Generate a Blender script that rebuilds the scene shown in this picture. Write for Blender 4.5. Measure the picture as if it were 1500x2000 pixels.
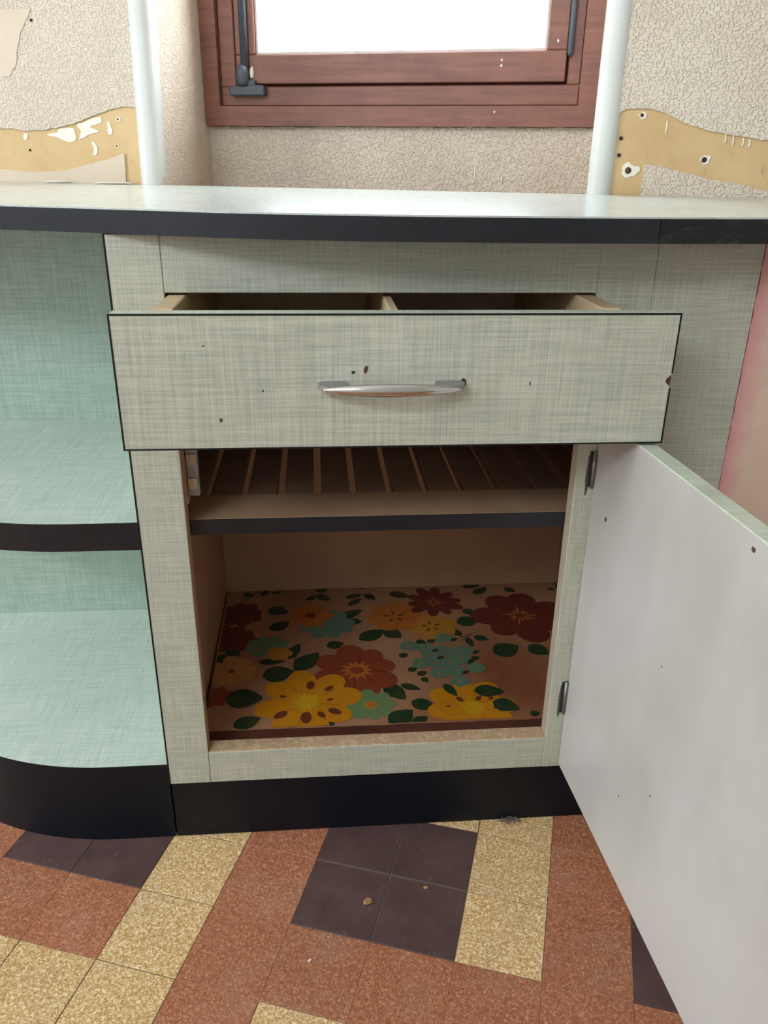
import bpy, bmesh, math, random
from mathutils import Matrix, Vector

for o in list(bpy.data.objects):
    bpy.data.objects.remove(o, do_unlink=True)
SC = bpy.context.scene
COL = SC.collection
random.seed(7)

# ------------------------------------------------------------------ camera
ANG = 0.3247                       # the cabinet stands askew to the room by this angle
PITCH, YAW, ROLL = 0.4144, 0.0863, 0.0135
fw = Vector((math.sin(YAW)*math.cos(PITCH), math.cos(YAW)*math.cos(PITCH), -math.sin(PITCH)))
rt = Vector((math.cos(YAW), -math.sin(YAW), 0))
up = rt.cross(fw)
r2 = rt*math.cos(ROLL) + up*math.sin(ROLL)
u2 = -rt*math.sin(ROLL) + up*math.cos(ROLL)
cam_d = bpy.data.cameras.new('camera')
cam_d.sensor_fit = 'HORIZONTAL'; cam_d.sensor_width = 36.0
cam_d.lens = 1562.14/1500*36.0
cam_d.clip_start = 0.01
cam = bpy.data.objects.new('camera', cam_d); COL.objects.link(cam)
M = Matrix((( r2.x, u2.x, -fw.x, 0.2025), (r2.y, u2.y, -fw.y, -0.8314), (r2.z, u2.z, -fw.z, 0.8427), (0, 0, 0, 1)))
cam.matrix_world = M
SC.camera = cam

# ------------------------------------------------------------------ light
SC.view_settings.view_transform = 'Standard'
SC.view_settings.look = 'None'
SC.view_settings.gamma = 1.0
SC.view_settings.use_curve_mapping = False
SC.view_settings.exposure = 0.12
W = bpy.data.worlds.new('overcast_sky'); SC.world = W; W.use_nodes = True
bg = W.node_tree.nodes['Background']
bg.inputs[0].default_value = (0.83, 0.93, 1.0, 1); bg.inputs[1].default_value = 14.0

def P3(s, d, z=0.0):
    """room coordinates (s along the window wall, d towards it) -> world"""
    c, q = math.cos(ANG), math.sin(ANG)
    return Vector((s*c + d*q, -s*q + d*c, z))

def area(name, s, d, z, w, h, power, rot, col=(0.93, 0.97, 1.0), portal=False):
    l = bpy.data.lights.new(name, 'AREA'); l.shape = 'RECTANGLE'; l.size = w; l.size_y = h
    l.energy = power; l.color = col
    o = bpy.data.objects.new(name, l); COL.objects.link(o)
    o.location = P3(s, d, z)
    o.rotation_euler = (math.radians(90), 0, rot - ANG)
    if portal: l.cycles.is_portal = True
    return o
# rot = 0 shines towards +d ... an area light shines along its local -Z
area('front_window_portal', -0.45, -2.29, 2.05, 1.3, 0.60, 1, 0.0, portal=True)
area('side_window_portal', -2.29, -1.00, 1.30, 1.0, 1.30, 1, math.radians(-90), portal=True)
area('window_portal', 0.0777, 0.985, 1.46, 0.70, 1.06, 1, math.radians(180), portal=True)

# ------------------------------------------------------------------ materials
def lin(r, g, b):
    def f(c):
        c /= 255.0
        return c/12.92 if c <= 0.04045 else ((c+0.055)/1.055)**2.4
    return (f(r), f(g), f(b), 1.0)

class NT:
    def __init__(s, name):
        s.m = bpy.data.materials.new(name); s.m.use_nodes = True
        s.t = s.m.node_tree; s.n = s.t.nodes; s.b = s.n['Principled BSDF']
    def node(s, typ, **kw):
        n = s.n.new(typ)
        for k, v in kw.items():
            if k.startswith('i_'):
                n.inputs[k[2:].replace('_', ' ')].default_value = v
            else: setattr(n, k, v)
        return n
    def link(s, a, b): s.t.links.new(a, b)
    def coord(s, scale=(1, 1, 1), rnd=False):
        tc = s.node('ShaderNodeTexCoord'); mp = s.node('ShaderNodeMapping')
        mp.inputs['Scale'].default_value = scale
        if rnd:
            oi = s.node('ShaderNodeObjectInfo'); mu = s.node('ShaderNodeMath', operation='MULTIPLY')
            mu.inputs[1].default_value = 37.0; s.link(oi.outputs['Random'], mu.inputs[0])
            ad = s.node('ShaderNodeVectorMath', operation='ADD')
            s.link(tc.outputs['Object'], ad.inputs[0]); s.link(mu.outputs[0], ad.inputs[1])
            s.link(ad.outputs[0], mp.inputs['Vector'])
        else: s.link(tc.outputs['Object'], mp.inputs['Vector'])
        return mp.outputs['Vector']
    def noise(s, vec, scale=1.0, detail=2.0, rough=0.5, dist=0.0):
        n = s.node('ShaderNodeTexNoise'); n.inputs['Scale'].default_value = scale
        n.inputs['Detail'].default_value = detail; n.inputs['Roughness'].default_value = rough
        n.inputs['Distortion'].default_value = dist
        s.link(vec, n.inputs['Vector']); return n.outputs['Fac']
    def ramp(s, fac, stops, mode='LINEAR'):
        r = s.node('ShaderNodeValToRGB'); r.color_ramp.interpolation = mode
        e = r.color_ramp.elements
        while len(e) < len(stops): e.new(0.5)
        for el, (p, c) in zip(e, stops): el.position = p; el.color = c
        s.link(fac, r.inputs[0]); return r.outputs[0]
    def mix(s, fac, a, b, typ='MIX'):
        m = s.node('ShaderNodeMix', data_type='RGBA', blend_type=typ)
        for v, i in ((fac, 0), (a, 6), (b, 7)):
            if hasattr(v, 'is_linked'): s.link(v, m.inputs[i])
            else: m.inputs[i].default_value = v
        return m.outputs[2]
    def bump(s, h, strength=0.3, dist=0.001):
        b = s.node('ShaderNodeBump'); b.inputs['Strength'].default_value = strength
        b.inputs['Distance'].default_value = dist
        s.link(h, b.inputs['Height']); s.link(b.outputs[0], s.b.inputs['Normal'])
    def out(s, col=None, rough=0.5, spec=0.5, metal=0.0):
        if col is not None:
            if hasattr(col, 'is_linked'): s.link(col, s.b.inputs['Base Color'])
            else: s.b.inputs['Base Color'].default_value = col
        if hasattr(rough, 'is_linked'): s.link(rough, s.b.inputs['Roughness'])
        else: s.b.inputs['Roughness'].default_value = rough
        s.b.inputs['Specular IOR Level'].default_value = spec
        s.b.inputs['Metallic'].default_value = metal
        return s.m

G = lambda v: (v, v, v, 1)

def laminate(name, c_mid, c_dark, c_light, a, b, rough=0.42, spec=0.45, contrast=1.0):
    """linen-print laminate: two crossing sets of fine threads"""
    m = NT(name)
    na = m.noise(m.coord(a), 1, 3, 0.6, 0.0); nb = m.noise(m.coord(b), 1, 3, 0.6, 0.0)
    big = m.noise(m.coord((9, 9, 9)), 1, 3, 0.6)
    ra = m.ramp(na, [(0.34, c_dark), (0.51, c_mid), (0.68, c_light)])
    rb = m.ramp(nb, [(0.34, c_dark), (0.51, c_mid), (0.68, c_light)])
    c = m.mix(0.5, ra, rb)
    c = m.mix(m.ramp(big, [(0.35, G(0)), (0.7, G(0.22))]), c, c_dark)
    return m.out(c, rough, spec)

FX, FZ = (16, 16, 520), (620, 16, 16)
M_face = laminate('grey_green_linen_laminate', lin(190, 190, 174), lin(158, 163, 147), lin(212, 212, 197), FX, FZ)
HX, HY = (16, 420, 16), (420, 16, 16)
M_top = laminate('pale_grey_linen_laminate', lin(194, 200, 194), lin(174, 182, 176), lin(208, 213, 207), HX, HY, 0.22, 0.6)
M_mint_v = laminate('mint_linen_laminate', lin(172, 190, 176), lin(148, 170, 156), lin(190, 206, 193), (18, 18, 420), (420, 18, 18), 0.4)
M_mint_h = laminate('mint_linen_laminate_shelf_sheen', lin(200, 210, 198), lin(178, 194, 182), lin(216, 224, 213), (18, 420, 18), (420, 18, 18), 0.27, 0.6)  # paler than the upright panels: light and sheen on the shelf tops put into colour
M_doorface = laminate('grey_green_linen_laminate_door', lin(196, 202, 184), lin(160, 170, 152), lin(220, 222, 206), (16, 16, 520), (620, 16, 16))

def simple(name, col, rough=0.5, spec=0.4, metal=0.0, vary=0.12, scale=25, dark=None):
    m = NT(name)
    d = dark or tuple(list(x*(1-vary*2) for x in col[:3]) + [1])
    n = m.noise(m.coord((1, 1, 1)), scale, 4, 0.6)
    return m.out(m.ramp(n, [(0.3, d), (0.65, col)]), rough, spec, metal)

M_black = simple('black_laminate_edging', lin(24, 28, 36), 0.28, 0.5, vary=0.15, scale=60)
m = NT('worn_black_edging')
n1 = m.noise(m.coord((60, 60, 160)), 1, 5, 0.7)
M_blackworn = m.out(m.ramp(n1, [(0.55, lin(26, 27, 30)), (0.72, lin(62, 58, 50))]), 0.5, 0.35)
m = NT('black_plinth_paint')
n1 = m.noise(m.coord((40, 40, 90)), 1, 6, 0.75)
M_plinth = m.out(m.ramp(n1, [(0.3, lin(10, 14, 20)), (0.7, lin(16, 21, 30)), (0.8, lin(44, 46, 48))]), 0.45, 0.25)
M_blackline = simple('black_phenolic_line', lin(22, 22, 24), 0.5, 0.3)
M_core = simple('brown_fibre_core', lin(124, 84, 62), 0.8, 0.2, scale=120)
M_cream = simple('cream_painted_wood', lin(188, 148, 116), 0.5, 0.35, vary=0.06, scale=14)
M_greycream = simple('grey_cream_painted_edge', lin(192, 178, 156), 0.5, 0.35, vary=0.06, scale=30)
M_rawedge = simple('bare_wood_edge', lin(186, 146, 108), 0.6, 0.3, vary=0.08, scale=30)
M_drawerwood = simple('pale_drawer_wood', lin(206, 180, 142), 0.55, 0.3, vary=0.07, scale=20)
M_drawerbox = simple('grey_brown_drawer_lining', lin(220, 204, 180), 0.6, 0.3, vary=0.1, scale=30)
M_shelfboard = simple('tan_shelf_board', lin(176, 144, 116), 0.5, 0.35, vary=0.08, scale=18)
M_slat = simple('shaded_brown_slat_wood', lin(142, 118, 102), 0.55, 0.35, vary=0.08, scale=18)  # darker than the front board: the drawer's shade is put into the slat colour
# chipped sill
m = NT('chipped_cream_sill')
n1 = m.noise(m.coord((1, 1, 1)), 85, 3, 0.6, 1.5)
c = m.ramp(n1, [(0.47, lin(212, 184, 150)), (0.495, lin(150, 118, 90)), (0.51, lin(200, 170, 136)), (0.62, lin(196, 164, 128))])
M_sill = m.out(c, 0.5, 0.35)
# white painted inside of the door
m = NT('white_door_paint')
n1 = m.noise(m.coord((6, 6, 3)), 1, 4, 0.55)
c = m.ramp(n1, [(0.25, lin(176, 170, 162)), (0.6, lin(196, 192, 187))])
n2 = m.noise(m.coord((55, 55, 14)), 1, 2, 0.5)
c = m.mix(m.ramp(n2, [(0.72, G(0)), (0.80, G(0.35))]), c, lin(150, 140, 128))
M_doorwhite = m.out(c, 0.36, 0.5)
M_chip = simple('bare_brown_chip', lin(98, 70, 60), 0.8, 0.2, scale=300)
M_grease = simple('dark_grease', lin(108, 104, 92), 0.7, 0.3, vary=0.25, scale=180)
M_darkspot = simple('dark_dirt_and_hole_spot', lin(66, 56, 48), 0.8, 0.2, scale=300)  # dirt specks, and the painted dark inside small holes

def terrazzo(name, a, b, c3, scale=330, split=0.5, rough=0.38):
    m = NT(name)
    v = m.coord((1, 1, 1), rnd=True)
    n1 = m.noise(v, scale, 1.5, 0.5, 1.2)
    c = m.ramp(n1, [(split-0.07, a), (split+0.05, b), (split+0.2, c3)])
    n2 = m.noise(v, 14, 4, 0.65)
    c = m.mix(m.ramp(n2, [(0.5, G(0)), (0.78, G(0.30))]), c, lin(176, 150, 132))
    oi = m.node('ShaderNodeObjectInfo')
    hv = m.node('ShaderNodeHueSaturation')
    mr = m.node('ShaderNodeMapRange'); mr.inputs[3].default_value = 0.96; mr.inputs[4].default_value = 1.04
    m.link(oi.outputs['Random'], mr.inputs[0]); m.link(mr.outputs[0], hv.inputs['Value'])
    m.link(c, hv.inputs['Color'])
    return m.out(hv.outputs[0], rough, 0.4)
M_tred = terrazzo('red_terrazzo', lin(148, 90, 66), lin(166, 104, 76), lin(196, 142, 102), split=0.47)
M_tyel = terrazzo('yellow_terrazzo', lin(184, 142, 90), lin(214, 178, 124), lin(244, 222, 180), split=0.47)
m = NT('dark_brown_tile')
v = m.coord((1, 1, 1), rnd=True)
n1 = m.noise(v, 22, 5, 0.65); n2 = m.noise(v, 120, 3, 0.6, 0.6)
c = m.ramp(n1, [(0.3, lin(76, 56, 54)), (0.7, lin(94, 72, 69))])
c = m.mix(m.ramp(n2, [(0.64, G(0)), (0.76, G(0.5))]), c, lin(140, 124, 120))
M_tdark = m.out(c, 0.42, 0.4)
M_grout = simple('grey_brown_grout', lin(130, 112, 94), 0.85, 0.2, scale=80)

def stucco(name, col, dark, scale=215, strength=0.62):
    m = NT(name)
    v = m.coord((1, 1, 1))
    n1 = m.noise(v, scale, 1.0, 0.5, 0.4)
    h = m.ramp(n1, [(0.44, G(0)), (0.56, G(1))])
    big = m.noise(v, 5, 4, 0.6)
    c = m.ramp(big, [(0.3, dark), (0.65, col)])
    m.bump(h, strength, 0.0035)
    return m.out(c, 0.8, 0.2)
M_stucco = stucco('beige_worm_stucco', lin(220, 205, 187), lin(208, 191, 171))
m = NT('tan_smooth_plaster')
v = m.coord((1, 1, 1))
n1 = m.noise(v, 7, 5, 0.65); n2 = m.noise(m.coord((60, 60, 22)), 1, 4, 0.7)
c = m.ramp(n1, [(0.3, lin(198, 164, 118)), (0.7, lin(216, 186, 140))])
c = m.mix(m.ramp(n2, [(0.62, G(0)), (0.72, G(0.5))]), c, lin(150, 122, 84))
M_tan = m.out(c, 0.75, 0.25)
M_filler = simple('smooth_filler_plaster', lin(216, 197, 175), 0.8, 0.2, vary=0.04, scale=10)
M_whitepl = simple('white_plaster_flake', lin(236, 228, 212), 0.8, 0.2, vary=0.04, scale=60)
M_trim = simple('white_gloss_trim_paint', lin(214, 214, 208), 0.38, 0.45, vary=0.04, scale=9)
m = NT('pink_beige_plaster')
v = m.coord((1, 1, 1))
n1 = m.noise(v, 9, 5, 0.65); n2 = m.noise(v, 160, 3, 0.6)
c = m.ramp(n1, [(0.3, lin(224, 192, 172)), (0.7, lin(232, 204, 182))])
tcg = m.node('ShaderNodeTexCoord'); sx = m.node('ShaderNodeSeparateXYZ'); m.link(tcg.outputs['Object'], sx.inputs[0])
ad = m.node('ShaderNodeMath', operation='ADD'); m.link(sx.outputs['X'], ad.inputs[0])
n3 = m.noise(v, 22, 4, 0.7)
mm = m.node('ShaderNodeMath', operation='MULTIPLY'); mm.inputs[1].default_value = 0.03; m.link(n3, mm.inputs[0]); m.link(mm.outputs[0], ad.inputs[1])
mr = m.node('ShaderNodeMapRange'); mr.inputs[1].default_value = 0.684; mr.inputs[2].default_value = 0.708; mr.inputs[3].default_value = 1; mr.inputs[4].default_value = 0
m.link(ad.outputs[0], mr.inputs[0])
c = m.mix(mr.outputs[0], c, lin(222, 158, 158))      # leftover pink paint next to the cabinet
m.bump(n2, 0.5, 0.002)
M_pink = m.out(c, 0.8, 0.2)
M_ceiling = simple('off_white_paint', lin(224, 222, 218), 0.8, 0.2, vary=0.03, scale=6)
m = NT('red_brown_window_wood')
n1 = m.noise(m.coord((60, 60, 60)), 0.3, 3, 0.6); n2 = m.noise(m.coord((8, 120, 120)), 1, 3, 0.6)
c = m.mix(0.5, m.ramp(n1, [(0.3, lin(112, 70, 58)), (0.7, lin(144, 92, 76))]), m.ramp(n2, [(0.3, lin(106, 66, 56)), (0.7, lin(148, 96, 80))]))
M_wood = m.out(c, 0.4, 0.5)
M_iron = simple('hazed_dark_iron', lin(78, 84, 94), 0.45, 0.5, scale=90)  # black iron lifted to grey-blue, some window haze mixed into the colour
M_bead = simple('white_glazing_putty', lin(226, 220, 214), 0.6, 0.3)
m = NT('window_glass')
tr = m.node('ShaderNodeBsdfTransparent'); gl = m.node('ShaderNodeBsdfGlossy'); gl.inputs['Roughness'].default_value = 0.02
mx = m.node('ShaderNodeMixShader'); mx.inputs[0].default_value = 0.04
m.link(tr.outputs[0], mx.inputs[1]); m.link(gl.outputs[0], mx.inputs[2])
m.link(mx.outputs[0], m.n['Material Output'].inputs[0]); M_glass = m.m
M_chrome = simple('worn_chrome', lin(206, 204, 200), 0.16, 0.5, 1.0, vary=0.03, scale=40)
M_metalgrey = simple('dull_grey_metal', lin(150, 150, 146), 0.4, 0.5, 0.8, vary=0.1, scale=80)
M_foot = simple('brushed_dull_chrome', lin(150, 150, 148), 0.5, 0.5, 0.6, vary=0.05, scale=60)
M_nylon = simple('cream_nylon', lin(178, 158, 132), 0.5, 0.4, vary=0.05)
M_rustdark = simple('blackened_hinge_iron', lin(60, 54, 48), 0.6, 0.4, 0.4, vary=0.2, scale=200)
M_dust = simple('grey_dust', lin(120, 108, 98), 0.95, 0.1, scale=300)

# ------------------------------------------------------------------ helpers
def mesh_from(name, verts, faces, mats, midx=None, smooth=False):
    me = bpy.data.meshes.new(name)
    me.from_pydata([tuple(v) for v in verts], [], faces)
    for mt in (mats if isinstance(mats, (list, tuple)) else [mats]): me.materials.append(mt)
    if midx:
        for p, i in zip(me.polygons, midx): p.material_index = i
    if smooth:
        for p in me.polygons: p.use_smooth = True
    me.update(); return me

def put(name, me, parent=None, loc=None, rotz=None, room=False):
    o = bpy.data.objects.new(name, me); COL.objects.link(o)
    if parent is not None:
        o.parent = parent
        if loc is None:
            # mesh is in the frame of the scene (or the room): undo every parent offset
            off = Vector((0, 0, 0)); q = parent
            while q is not None: off += q.location; q = q.parent
            o.location = -off
        else: o.location = loc
    else:
        if loc is not None: o.location = loc
        if room: o.rotation_euler = (0, 0, -ANG)
    if rotz is not None: o.rotation_euler = (0, 0, rotz)
    return o

def empty(name, loc, label, cat):
    o = bpy.data.objects.new(name, None); COL.objects.link(o); o.location = loc
    o.empty_display_size = 0.05
    o['label'] = label; o['category'] = cat
    return o

def tag(o, label, cat, group=None):
    o['label'] = label; o['category'] = cat
    if group: o['group'] = group
    return o

def struct(o): o['kind'] = 'structure'; return o

DIRS = {'-x': 0, '+x': 1, '-y': 2, '+y': 3, '-z': 4, '+z': 5}
def box_me(name, x0, x1, y0, y1, z0, z1, mat, bev=0.0007, faces=None):
    """bevelled box; faces = {'+x': material} paints single sides"""
    bm = bmesh.new()
    vs = [bm.verts.new(p) for p in ((x0,y0,z0),(x1,y0,z0),(x1,y1,z0),(x0,y1,z0),(x0,y0,z1),(x1,y0,z1),(x1,y1,z1),(x0,y1,z1))]
    for f in ((0,3,2,1),(4,5,6,7),(0,1,5,4),(2,3,7,6),(1,2,6,5),(3,0,4,7)): bm.faces.new([vs[i] for i in f])
    mats = [mat]
    if faces:
        lut = {}
        for k, mt in faces.items():
            if mt not in mats: mats.append(mt)
            lut[k] = mats.index(mt)
        bm.normal_update()
        for f in bm.faces:
            n = f.normal
            for k, v in (('-x', -n.x), ('+x', n.x), ('-y', -n.y), ('+y', n.y), ('-z', -n.z), ('+z', n.z)):
                if v > 0.9 and k in lut: f.material_index = lut[k]
    if bev > 0:
        b = min(bev, 0.3*min(x1-x0, y1-y0, z1-z0))
        bmesh.ops.bevel(bm, geom=list(bm.edges), offset=b, segments=1, affect='EDGES', profile=0.5)
    me = bpy.data.meshes.new(name); bm.to_mesh(me); bm.free()
    for mt in mats: me.materials.append(mt)
    return me

def box(name, x0, x1, y0, y1, z0, z1, mat, parent=None, bev=0.0007, faces=None, room=False):
    return put(name, box_me(name, x0, x1, y0, y1, z0, z1, mat, bev, faces), parent, room=room)

def prism_me(name, poly, axis, a, b, mats, side=None, cap_mat=0, smooth_sides=False):
    """polygon (list of 2D) extruded from a to b along axis; side(i) -> material index for side i"""
    def pt(p, t):
        if axis == 'z': return (p[0], p[1], t)
        if axis == 'y': return (p[0], t, p[1])
        return (t, p[0], p[1])
    n = len(poly)
    vs = [pt(p, a) for p in poly] + [pt(p, b) for p in poly]
    fs = [list(range(n))[::-1], list(range(n, 2*n))]; mi = [cap_mat, cap_mat]
    for i in range(n):
        j = (i+1) % n
        fs.append([i, j, n+j, n+i]); mi.append(side(i) if side else 0)
    me = mesh_from(name, vs, fs, mats, mi)
    bm = bmesh.new(); bm.from_mesh(me)
    bmesh.ops.recalc_face_normals(bm, faces=bm.faces); bm.to_mesh(me); bm.free()
    return me

def sheet_strip_me(name, pts, z0, z1, th, mat, outward=-1):
    """thin upright band that follows a plan curve, thickness th to the outside"""
    n = len(pts); nor = []
    for i in range(n):
        a = Vector(pts[max(i-1, 0)]); b = Vector(pts[min(i+1, n-1)])
        t = (b-a).normalized(); nor.append(Vector((t.y, -t.x))*(-outward))
    vs = []
    for p, nn in zip(pts, nor):
        q = (p[0]+nn.x*th, p[1]+nn.y*th)
        vs += [(p[0], p[1], z0), (p[0], p[1], z1), (q[0], q[1], z0), (q[0], q[1], z1)]
    fs = []
    for i in range(n-1):
        a = i*4; b = a+4
        fs += [[a, b, b+1, a+1], [a+2, a+3, b+3, b+2], [a+1, b+1, b+3, a+3], [a, a+2, b+2, b]]
    fs += [[0, 1, 3, 2], [(n-1)*4, (n-1)*4+2, (n-1)*4+3, (n-1)*4+1]]
    me = mesh_from(name, vs, fs, mat)
    bm = bmesh.new(); bm.from_mesh(me); bmesh.ops.recalc_face_normals(bm, faces=bm.faces); bm.to_mesh(me); bm.free()
    return me

def tube_me(name, pts, r, mat, seg=10, ry=None):
    """round bar along a polyline; r may be a list"""
    n = len(pts); vs = []; fs = []
    for i, p in enumerate(pts):
        p = Vector(p); a = Vector(pts[max(i-1, 0)]); b = Vector(pts[min(i+1, n-1)])
        t = (b-a).normalized(); ref = Vector((0, 0, 1)) if abs(t.z) < 0.9 else Vector((1, 0, 0))
        e1 = t.cross(ref).normalized(); e2 = e1.cross(t)
        ri = r[i] if isinstance(r, (list, tuple)) else r
        r2_ = ry[i] if ry else ri
        for k in range(seg):
            an = 2*math.pi*k/seg
            vs.append(p + e1*math.cos(an)*ri + e2*math.sin(an)*r2_)
    for i in range(n-1):
        for k in range(seg):
            a = i*seg+k; b = i*seg+(k+1) % seg
            fs.append([a, b, b+seg, a+seg])
    fs.append(list(range(seg))[::-1]); fs.append([(n-1)*seg+k for k in range(seg)])
    me = mesh_from(name, vs, fs, mat, smooth=True); return me

def spline(ctrl, sub=6):
    out = []
    n = len(ctrl)
    for i in range(n-1):
        p0, p1, p2, p3 = (Vector(ctrl[max(i-1, 0)]), Vector(ctrl[i]), Vector(ctrl[i+1]), Vector(ctrl[min(i+2, n-1)]))
        for k in range(sub):
            t = k/sub
            out.append(tuple(0.5*((2*p1) + (p2-p0)*t + (2*p0-5*p1+4*p2-p3)*t*t + (3*p1-p0-3*p2+p3)*t**3)))
    out.append(tuple(ctrl[-1])); return out

def blob(cx, cy, rx, ry, n=14, jit=0.25, seed=0, rot=0.0):
    rg = random.Random(seed); out = []
    for i in range(n):
        a = 2*math.pi*i/n; k = 1+jit*(rg.random()*2-1)
        x, y = rx*k*math.cos(a), ry*k*math.sin(a)
        out.append((cx+x*math.cos(rot)-y*math.sin(rot), cy+x*math.sin(rot)+y*math.cos(rot)))
    return out

def ragged(pts, amp, sub=5, seed=1):
    """smooth curve through pts with a small random tear along it"""
    rg = random.Random(seed); c = spline(pts, sub)
    return [c[0]] + [(p[0]+rg.uniform(-amp, amp), p[1]+rg.uniform(-amp, amp)) for p in c[1:-1]] + [c[-1]]

# ------------------------------------------------------------------ the room
ZC = 2.6
floor = struct(put('floor', box_me('floor', -2.2, 2.4, -2.2, 1.0, -0.06, -0.0012, M_grout, 0.0), room=True))
T = 0.0997; TS, TD = 0.2929, 0.01367
def tile_me(name, mat, g): return box_me(name, -T/2+g, T/2-g, -T/2+g, T/2-g, -0.012, 0.0, mat, 0.0004)
tm = {'r': tile_me('tile', M_tred, 0.0001), 'y': tile_me('tile', M_tyel, 0.0007), 'd': tile_me('tile', M_tdark, 0.0008)}
known = {}
for k, cells in {'d': [(-1,-1),(0,-1),(-1,0),(0,0),(-4,0),(-5,0),(-4,-1),(-5,-1),(3,0),(3,-1),(4,0),(4,-1)],
                 'y': [(1,-1),(1,0),(1,-2),(0,-2),(-3,-1),(-3,0),(-3,1),(-3,2),(-4,2),(-5,2),(-6,2),(-1,2),(0,2)],
                 'r': [(2,-2),(2,-1),(2,0),(2,1),(1,1),(0,1),(-1,1),(-2,1),(-2,0),(-2,-1),(-2,2),(-4,1),(-5,1),(-6,0),(-6,1),(3,1),(4,1)]}.items():
    for c in cells: known[c] = k
def tile_kind(i, j):
    if (i, j) in known: return known[(i, j)]
    a, b = (i - 3*(j//4)) % 4, j % 4
    if a in (3, 0) and b in (3, 0): return 'd'
    if a == 1 and b in (2, 3, 0): return 'y'
    return 'r'
tile_z = random.Random(3)
for i in range(-10, 8):
    for j in range(-4, 10):
        o = put('tile', tm[tile_kind(i, j)], floor, (TS+T*(i+0.5), TD-T*(j+0.5), tile_z.uniform(-0.0001, 0.0001)))
# the far tiles beyond those laid singly
fv, ff, fm = [], [], []
for i in range(-24, 21):
    for j in range(-9, 22):
        if -10 <= i < 8 and -4 <= j < 10: continue
        k = tile_kind(i, j); g = {'r': 0.0001, 'y': 0.0007, 'd': 0.0008}[k]
        x0, x1, y1, y0 = TS+T*i+g, TS+T*(i+1)-g, TD-T*j-g, TD-T*(j+1)+g
        if y1 > 0.99 or y0 < -2.2 or x0 < -2.2 or x1 > 2.4: continue
        b0 = len(fv)
        fv += [(x0,y0,-0.004),(x1,y0,-0.004),(x1,y1,-0.004),(x0,y1,-0.004),(x0,y0,0),(x1,y0,0),(x1,y1,0),(x0,y1,0)]
        for q in ((4,5,6,7),(0,1,5,4),(2,3,7,6),(1,2,6,5),(3,0,4,7)): ff.append([b0+w for w in q]); fm.append('ryd'.index(k))
far_tiles = put('tile_field', mesh_from('tile_field', fv, ff, [M_tred, M_tyel, M_tdark], fm), floor, (0, 0, 0))
far_tiles['kind'] = 'stuff'
struct(put('ceiling', box_me('ceiling', -2.2, 2.4, -2.2, 1.0, ZC, ZC+0.1, M_ceiling, 0.0), room=True))

NL, NR = -0.2877, 0.4431            # the window recess
WB, WT = 0.899, 1.99
def multi_box(name, boxes, mat):
    vs, fs = [], []
    for (x0, x1, y0, y1, z0, z1) in boxes:
        b = len(vs)
        vs += [(x0,y0,z0),(x1,y0,z0),(x1,y1,z0),(x0,y1,z0),(x0,y0,z1),(x1,y0,z1),(x1,y1,z1),(x0,y1,z1)]
        fs += [[b+i for i in f] for f in ((0,3,2,1),(4,5,6,7),(0,1,5,4),(2,3,7,6),(1,2,6,5),(3,0,4,7))]
    return mesh_from(name, vs, fs, mat)
wall_back = struct(put('wall_back', multi_box('wall_back', [(-2.2, NL, 0.65, 1.0, 0, ZC), (NR, 2.4, 0.65, 1.0, 0, ZC),
    (NL, NR, 0.862, 1.0, 0, WB), (NL, NR, 0.65, 1.0, WT, ZC)], M_tan), room=True))
def wall_with_hole(name, fixed, f0, f1, a0, a1, h0, h1, zb, zt):
    bx = []
    for (p, q, z0, z1) in ((a0, h0, 0, ZC), (h1, a1, 0, ZC), (h0, h1, 0, zb), (h0, h1, zt, ZC)):
        if q-p > 1e-4 and z1-z0 > 1e-4:
            bx.append((f0, f1, p, q, z0, z1) if fixed == 's' else (p, q, f0, f1, z0, z1))
    return struct(put(name, multi_box(name, bx, M_ceiling), room=True))
wall_with_hole('wall_left', 's', -2.3, -2.2, -2.2, 1.0, -1.50, -0.50, 0.65, 1.95)
wall_with_hole('wall_right', 's', 2.4, 2.5, -2.2, 1.0, 0, 0, 0, 0)
wall_with_hole('wall_front', 'd', -2.3, -2.2, -2.2, 2.4, -1.10, 0.20, 1.75, 2.35)

# stucco coat over the tan plaster, torn away in a wavy band over the worktop
def coat(name, poly, mat, d0=0.6465, d1=0.65, parent=None):
    return put(name, prism_me(name, poly, 'y', d0, d1, [mat]), parent or wall_back, (0, 0, 0))
LU = ragged([(-0.7547, 0.8904), (-0.5932, 0.8868), (-0.5311, 0.8829), (-0.4788, 0.8872), (-0.4369, 0.8955), (-0.3695, 0.9154), (-0.3444, 0.9201), (-0.318, 0.9193)], 0.0008, 6, 2)
coat('stucco_coat', [(-2.2, 0.9)] + LU + [(-0.302, 1.2), (-0.302, ZC), (-2.2, ZC)], M_stucco)
LL = ragged([(-0.7726, 0.8213), (-0.6073, 0.8192), (-0.5438, 0.8159), (-0.5015, 0.8165), (-0.4485, 0.8232), (-0.3957, 0.8355), (-0.3491, 0.8475)], 0.0008, 6, 3)
coat('stucco_coat', [(-2.2, 0.0), (-0.3522, 0.0), (-0.3522, 0.8004)] + LL[::-1] + [(-2.2, 0.82)], M_filler)
RU = ragged([(0.468, 0.9090), (0.477, 0.9117), (0.486, 0.9164), (0.5041, 0.9171), (0.5336, 0.9137), (0.5794, 0.8949), (0.6309, 0.8836), (0.6882, 0.8752), (0.7576, 0.869)], 0.0009, 6, 4)
coat('stucco_coat', [(0.462, 0.93)] + RU + [(2.4, 0.86), (2.4, ZC), (0.462, ZC)], M_stucco)
RL = ragged([(0.5204, 0.841), (0.5519, 0.8379), (0.6125, 0.824), (0.6569, 0.8163), (0.7009, 0.8087), (0.7721, 0.801)], 0.0009, 6, 5)
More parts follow.
